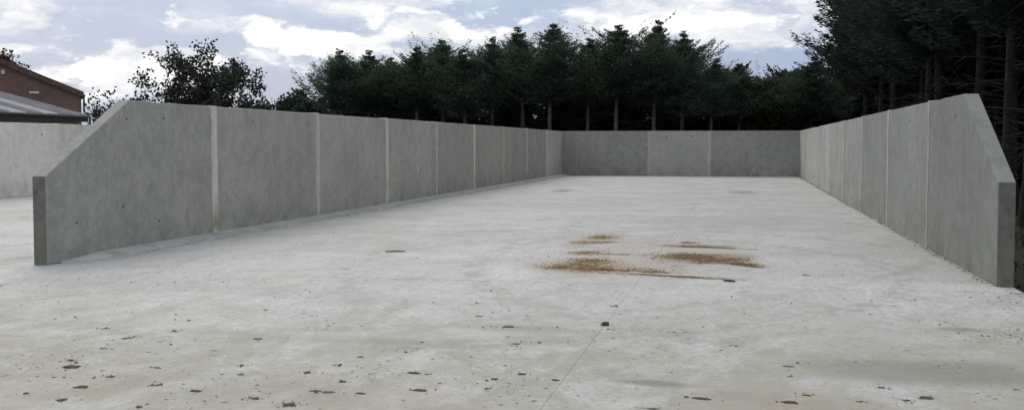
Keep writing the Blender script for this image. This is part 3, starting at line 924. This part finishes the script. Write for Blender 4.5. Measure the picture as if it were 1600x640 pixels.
# corrugated sheets laid side by side, each its own piece
def sheet(y0, y1, sgn, dz):
    n = max(6, int((y1 - y0) / 0.05))
    V = []; F = []
    ysx = np.linspace(y0, y1, n + 1)
    for j, y in enumerate(ysx):
        zc = 0.025 * math.cos((y - y0) / (y1 - y0) * 2 * math.pi * 6)
        for (x, z) in ((RX, RZ), (SX if sgn > 0 else 2 * RX - SX, SZ)):
            V.append((x, y, z + zc + dz + 0.05)); V.append((x, y, z + zc + dz + 0.035))
    for j in range(n):
        a = j * 4
        F += [(a, a + 2, a + 6, a + 4), (a + 1, a + 5, a + 7, a + 3), (a + 2, a + 3, a + 7, a + 6), (a, a + 4, a + 5, a + 1)]
    F += [(0, 1, 3, 2), (n * 4, n * 4 + 2, n * 4 + 3, n * 4 + 1)]
    return mesh_pd('roof_sheet', V, F)
ns = 19
for i in range(ns):
    y0 = Y0 + (Y1 - Y0) * i / ns; y1 = Y0 + (Y1 - Y0) * (i + 1) / ns
    part('roof_sheet', sheet(y0 + 0.004, y1 - 0.004, 1, 0.012 * (i % 2)), 'rooflight' if i in (11, 14, 16) else 'roof_sheet', b2)
part('roof_sheet', sheet(Y0, Y1, -1, 0), 'roof_sheet', b2)
part('fascia', box('fascia', SX - 0.06, SX + 0.02, Y0, Y1, SZ - 0.24, SZ + 0.015), 'fascia', b2)
part('ridge_cap', prism('ridge_cap', [(RX - 0.25, RZ + 0.04), (RX, RZ + 0.14), (RX + 0.25, RZ + 0.04)], 'y', Y0, Y1), 'roof_sheet', b2)
gv, gf = tube_np([(SX + 0.07, Y0, SZ + 0.01), (SX + 0.07, Y1, SZ - 0.02)], [0.055] * 2, 8)
part('gutter', mesh_np('gutter', gv, gf), 'pipe', b2)


# ------------------------------------------------------------------ debris on the concrete
def lump(name, seed, flat=0.3, sub=2, amp=0.35):
    bm = bmesh.new()
    bmesh.ops.create_icosphere(bm, subdivisions=sub, radius=0.5)
    for v in bm.verts:
        q = v.co * 2.1 + Vector((seed * 7.3, 0, 0))
        v.co *= 1 + amp * mnoise.noise(q) + 0.5 * amp * mnoise.noise(q * 2.7) + 0.12 * mnoise.noise(q * 6)
        v.co.z = max(v.co.z, -0.12) * flat
    me = bpy.data.meshes.new(name); bm.to_mesh(me); bm.free()
    return me


LUMP = [lump('mud_clod', k, 0.28 + 0.08 * (k % 3), 3, 0.8) for k in range(7)]
clods = [(-5.01, 7.9, 0.15), (-5.17, 8.16, 0.08), (-4.78, 7.0, 0.07), (-4.53, 7.26, 0.13), (-4.43, 6.87, 0.09), (-5.27, 9.19, 0.08), (-5.2, 8.68, 0.06), (-5.76, 9.63, 0.05), (-5.04, 9.62, 0.05), (-4.13, 9.38, 0.1), (-3.76, 8.23, 0.05), (-3.62, 7.9, 0.06), (-3.16, 8.07, 0.05), (-3.18, 7.16, 0.07), (-2.87, 7.01, 0.08), (-4.03, 7.43, 0.06), (-4.35, 8.01, 0.06), (-3.81, 6.78, 0.05), (-4.52, 7.63, 0.08), (-2.87, 7.46, 0.08), (-3.68, 7.3, 0.09), (-4.78, 11.04, 0.05), (-6.27, 13.21, 0.05), (-7.35, 12.93, 0.05), (-8.74, 12.33, 0.07), (-5.21, 10.21, 0.04), (-2.17, 7.62, 0.11), (-2.38, 8.2, 0.12), (-2.52, 11.04, 0.06), (-1.86, 9.57, 0.07), (-1.68, 9.67, 0.06), (-2.12, 10.46, 0.13), (-2.68, 9.5, 0.04), (-2.79, 7.79, 0.06), (-2.54, 7.45, 0.08), (-2.77, 7.44, 0.1), (-3.16, 8.04, 0.05), (-3.06, 8.37, 0.04), (-2.89, 7.04, 0.08), (-2.98, 8.74, 0.08), (-1.74, 8.09, 0.07), (-1.72, 7.78, 0.04), (-1.58, 8.31, 0.09), (-1.3, 8.15, 0.06), (-4.83, 15.59, 0.06), (-4.75, 16.54, 0.08), (-5.27, 14.9, 0.07), (-1.17, 10.5, 0.03), (-0.25, 7.74, 0.12), (0.37, 9.0, 0.1), (0.36, 8.6, 0.04), (0.33, 7.74, 0.14), (0.45, 7.98, 0.07), (-0.04, 9.83, 0.03), (-0.58, 10.44, 0.04), (-1.09, 10.02, 0.03), (0.84, 15.34, 0.13), (-0.54, 7.38, 0.08), (-1.31, 12.01, 0.05), (1.6, 12.59, 0.03), (1.09, 7.95, 0.07), (1.23, 8.05, 0.12), (1.89, 8.45, 0.04), (0.89, 9.29, 0.03), (0.79, 7.85, 0.06), (0.98, 8.34, 0.06)]
rc = random.Random(17)
for i, (x, y, d) in enumerate(clods):
    o = link('mud_clod', LUMP[i % 7], MAT['mud'], None, (x, y, 0.002))
    if i % 5 == 3 or d > 0.115:
        o.material_slots[0].link = 'OBJECT'; o.material_slots[0].material = MAT['mud_brown']
    elif i % 2 == 1:
        o.material_slots[0].link = 'OBJECT'; o.material_slots[0].material = MAT['mud_grey']
    d *= 0.85
    o.scale = (d * rc.uniform(0.7, 1.1), d * rc.uniform(0.5, 0.9), d * rc.uniform(0.12, 0.34))
    o.rotation_euler = (0, 0, rc.uniform(-0.5, 0.5))
    tag(o, 'small flat clod of dark mud dropped on the open concrete', 'mud clod', 'mud clods dropped on the concrete')

# single bits one can point to
o = link('stone', lump('stone', 31, 0.75, 2, 0.4), MAT['stone'], None, (-1.24, 10.72, 0.01)); o.scale = (0.085, 0.075, 0.07)
tag(o, 'dark stone lying by the slab joint in the middle foreground', 'stone')
pv, pf = tube_np([(-0.20, 14.46, 0.014), (-0.13, 14.44, 0.017), (-0.06, 14.40, 0.013)], [0.011, 0.014, 0.010], 7)
tag(link('stick', mesh_np('stick', pv, pf), MAT['stick']), 'short brown stick just in front of the brown residue', 'stick')
me = prism('timber_scrap', [(-0.16, -0.06), (-0.10, -0.01), (0.0, 0.05), (0.08, 0.055), (0.16, 0.015), (0.05, -0.03), (-0.04, -0.08)], 'z', 0, 0.014, 0.004)
tag(link('timber_scrap', me, MAT['timber'], None, (-5.35, 17.47, 0.002)), 'dark flat scrap lying alone on the pale floor near the left wall', 'scrap')


def flakes(name, pts, size, mat, rng, lift=0.012, parent=None):
    """small tilted chips lying on the concrete: three-sided pyramids with real thickness"""
    n = len(pts)
    s_ = size * np.clip(0.35 + rng.pareto(2.6, n) * 0.45, 0.35, 2.3)
    a0 = rng.uniform(0, 6.283, n)
    V = np.zeros((n, 4, 3))
    for k in range(3):
        a = a0 + k * 2.094 + rng.normal(size=n) * 0.35
        rr = s_ * rng.uniform(0.5, 1.1, n)
        V[:, k, 0] = pts[:, 0] + np.cos(a) * rr
        V[:, k, 1] = pts[:, 1] + np.sin(a) * rr
        V[:, k, 2] = 0.0015
    V[:, 3, :2] = pts + rng.normal(size=(n, 2)) * s_[:, None] * 0.2
    V[:, 3, 2] = 0.003 + s_ * rng.uniform(0.2, 0.8, n) * lift / 0.012 * 0.6
    i = np.arange(n)[:, None] * 4
    F = np.concatenate([i + np.array([[0, 1, 3]]), i + np.array([[1, 2, 3]]), i + np.array([[2, 0, 3]])], 0)
    return link(name, mesh_np(name, V.reshape(-1, 3), F), MAT[mat], parent)


rng = np.random.default_rng(99)
def cloud(blobs, rng):
    out = []
    for (x, y, a, b, rot, n) in blobs:
        q = rng.normal(size=(n, 2)) * np.array([a, b]) * 0.52
        # gather into streaks
        q[:, 1] += 0.12 * np.sin(q[:, 0] * 9 + y) * b
        c, s__ = math.cos(rot), math.sin(rot)
        out.append(np.stack([x + q[:, 0] * c - q[:, 1] * s__, y + q[:, 0] * s__ + q[:, 1] * c], 1))
    pts = np.concatenate(out)
    keep = np.array([mnoise.noise(Vector((p_[0] * 3.2, p_[1] * 1.7, 1.3))) + 0.6 * mnoise.noise(Vector((p_[0] * 9, p_[1] * 6, 4))) > rng.uniform(-0.75, 0.35) for p_ in pts])
    return pts[keep]


o = flakes('silage_residue', cloud([(-2.15, 15.75, 0.45, 0.45, -0.1, 7000), (-2.1, 16.6, 0.38, 0.5, 0.1, 3000), (-1.7, 15.45, 0.7, 0.13, -0.22, 5200), (-1.3, 15.55, 0.6, 0.35, 0.0, 1500),
                                    (-1.2, 15.0, 0.75, 0.07, -0.20, 2600), (-0.6, 14.75, 0.45, 0.05, -0.22, 900), (-2.4, 17.9, 0.32, 0.35, 0, 1800), (-1.9, 17.7, 0.35, 0.12, 0.1, 700), (-1.5, 17.2, 1.1, 2.2, 0, 1300)], rng), 0.012, 'residue', rng)
tag(o, 'left brown patch of spilled silage smeared across the bay floor', 'silage spill')
o = flakes('silage_residue', cloud([(-0.72, 17.6, 0.42, 0.5, -0.3, 6500), (-0.35, 17.1, 0.42, 0.5, -0.5, 6500), (0.0, 16.6, 0.3, 0.16, -0.7, 2200), (0.2, 16.25, 0.16, 0.07, -0.6, 500),
                                    (-0.75, 19.3, 0.45, 0.2, -0.1, 2200), (-0.3, 19.1, 0.5, 0.07, -0.35, 1300), (-0.85, 20.0, 0.2, 0.2, 0, 600), (-1.1, 17.6, 0.4, 0.6, 0, 500)], rng), 0.012, 'residue', rng)
tag(o, 'right brown patch of spilled silage, darkest of the three', 'silage spill')
o = flakes('silage_residue', cloud([(-2.5, 20.9, 0.25, 0.45, 0.1, 1700), (-2.55, 19.7, 0.33, 0.22, 0.1, 1100), (-2.2, 19.9, 0.25, 0.1, 0, 400)], rng), 0.012, 'residue', rng)
tag(o, 'small brown patch of spilled silage behind the left patch', 'silage spill')

# uncountable crumbs
def crumb_field():
    P = []
    for cx, cy, d_ in clods:
        m = int(rng.uniform(2, 22))
        P.append(np.stack([rng.normal(cx, d_ * 0.75, m), rng.normal(cy, d_ * 0.75, m)], 1))
    n = 3600
    x = rng.uniform(-9, 3.3, n); y = 5.5 + 9.0 * rng.random(n) ** 1.5
    k = np.array([mnoise.noise(Vector((a * 0.9, b * 0.9, 8))) for a, b in zip(x, y)]) > rng.uniform(-0.05, 0.55, n)
    P.append(np.stack([x, y], 1)[k])
    P.append(np.stack([rng.normal(2.45, 0.35, 260), rng.normal(10.85, 0.30, 260)], 1))
    P.append(np.stack([rng.normal(3.0, 0.25, 200), rng.normal(13.2, 0.7, 200)], 1))
    for cx, cy, sx, sy, m in ((2.27, 19.1, 0.16, 0.3, 50), (2.34, 25.0, 0.2, 0.5, 40), (-2.9, 17.5, 0.35, 0.8, 160), (-1.2, 20.8, 0.5, 0.5, 130), (0.9, 15.4, 0.25, 0.3, 40), (-2.0, 10.45, 0.3, 0.12, 70)):
        P.append(np.stack([rng.normal(cx, sx, m), rng.normal(cy, sy, m)], 1))
    y = rng.uniform(14.8, 62, 5200)
    P.append(np.stack([XR - 0.012 - np.abs(rng.normal(size=5200)) * 0.05, y], 1))
    y = rng.uniform(16, 61.5, 3400)
    P.append(np.stack([XL + 0.345 + rng.normal(size=3400) * 0.035, y], 1)[np.array([mnoise.noise(Vector((0, v * 1.2, 5))) > -0.15 for v in y])])
    P.append(np.stack([rng.uniform(XL, XR, 3000), BACK_Y - 0.02 - np.abs(rng.normal(size=3000)) * 0.12], 1))
    P.append(np.stack([rng.uniform(0.6, XR, 260), BACK_Y - np.abs(rng.normal(size=260)) * 2.5], 1))
    q = np.concatenate(P)
    return q[(q[:, 0] < 3.45)]


pts = crumb_field()
tag(flakes('mud_crumbs', pts, 0.013, 'mud', rng), 'loose mud crumbs scattered over the concrete yard', 'mud crumbs', kind='stuff')

n = 24000
fx = rng.uniform(-9, 3.2, n); fyy = 5.5 + 8.5 * rng.random(n) ** 1.7
kk = np.array([mnoise.noise(Vector((a * 0.7, b * 0.55, 21))) + 0.5 * mnoise.noise(Vector((a * 2.7, b * 1.6, 3))) for a, b in zip(fx, fyy)]) > rng.uniform(-0.25, 0.6, n)
tag(flakes('dried_mud_flecks', np.stack([fx, fyy], 1)[kk], 0.013, 'fleck', rng, 0.004), 'faint dried mud flecks trodden into the apron', 'mud flecks', kind='stuff')

# leaf litter and grass under the trees beyond the right wall
n = 5000
lp = np.stack([rng.uniform(3.25, 12, n), rng.uniform(8, 40, n)], 1)
lp = lp[(lp[:, 0] > 3.7) | (lp[:, 1] > 14.0)]
o = flakes('leaf_litter', lp, 0.05, 'deadwood', rng, 0.02)
o.location.z = -0.10
tag(o, 'dead brown litter on the ground under the spruces', 'leaf litter', kind='stuff')
n = 5000
B = np.stack([rng.uniform(3.3, 9, n), rng.uniform(9, 34, n), np.full(n, -0.11)], 1)
B = B[((B[:, 0] > 3.85) | (B[:, 1] > 14.6)) & np.array([mnoise.noise(Vector((a * 0.8, b * 0.8, 2))) > 0.0 for a, b in B[:, :2]])]
D = np.stack([rng.normal(size=len(B)) * 0.35, rng.normal(size=len(B)) * 0.35, np.ones(len(B))], 1)
V, F = sprays(B, D, rng.uniform(0.12, 0.38, len(B)), np.full(len(B), 0.012), rng)
tag(link('rough_grass', mesh_np('rough_grass', V, F), MAT['olive']), 'rough grass tufts beyond the end of the right wall', 'grass', kind='stuff')
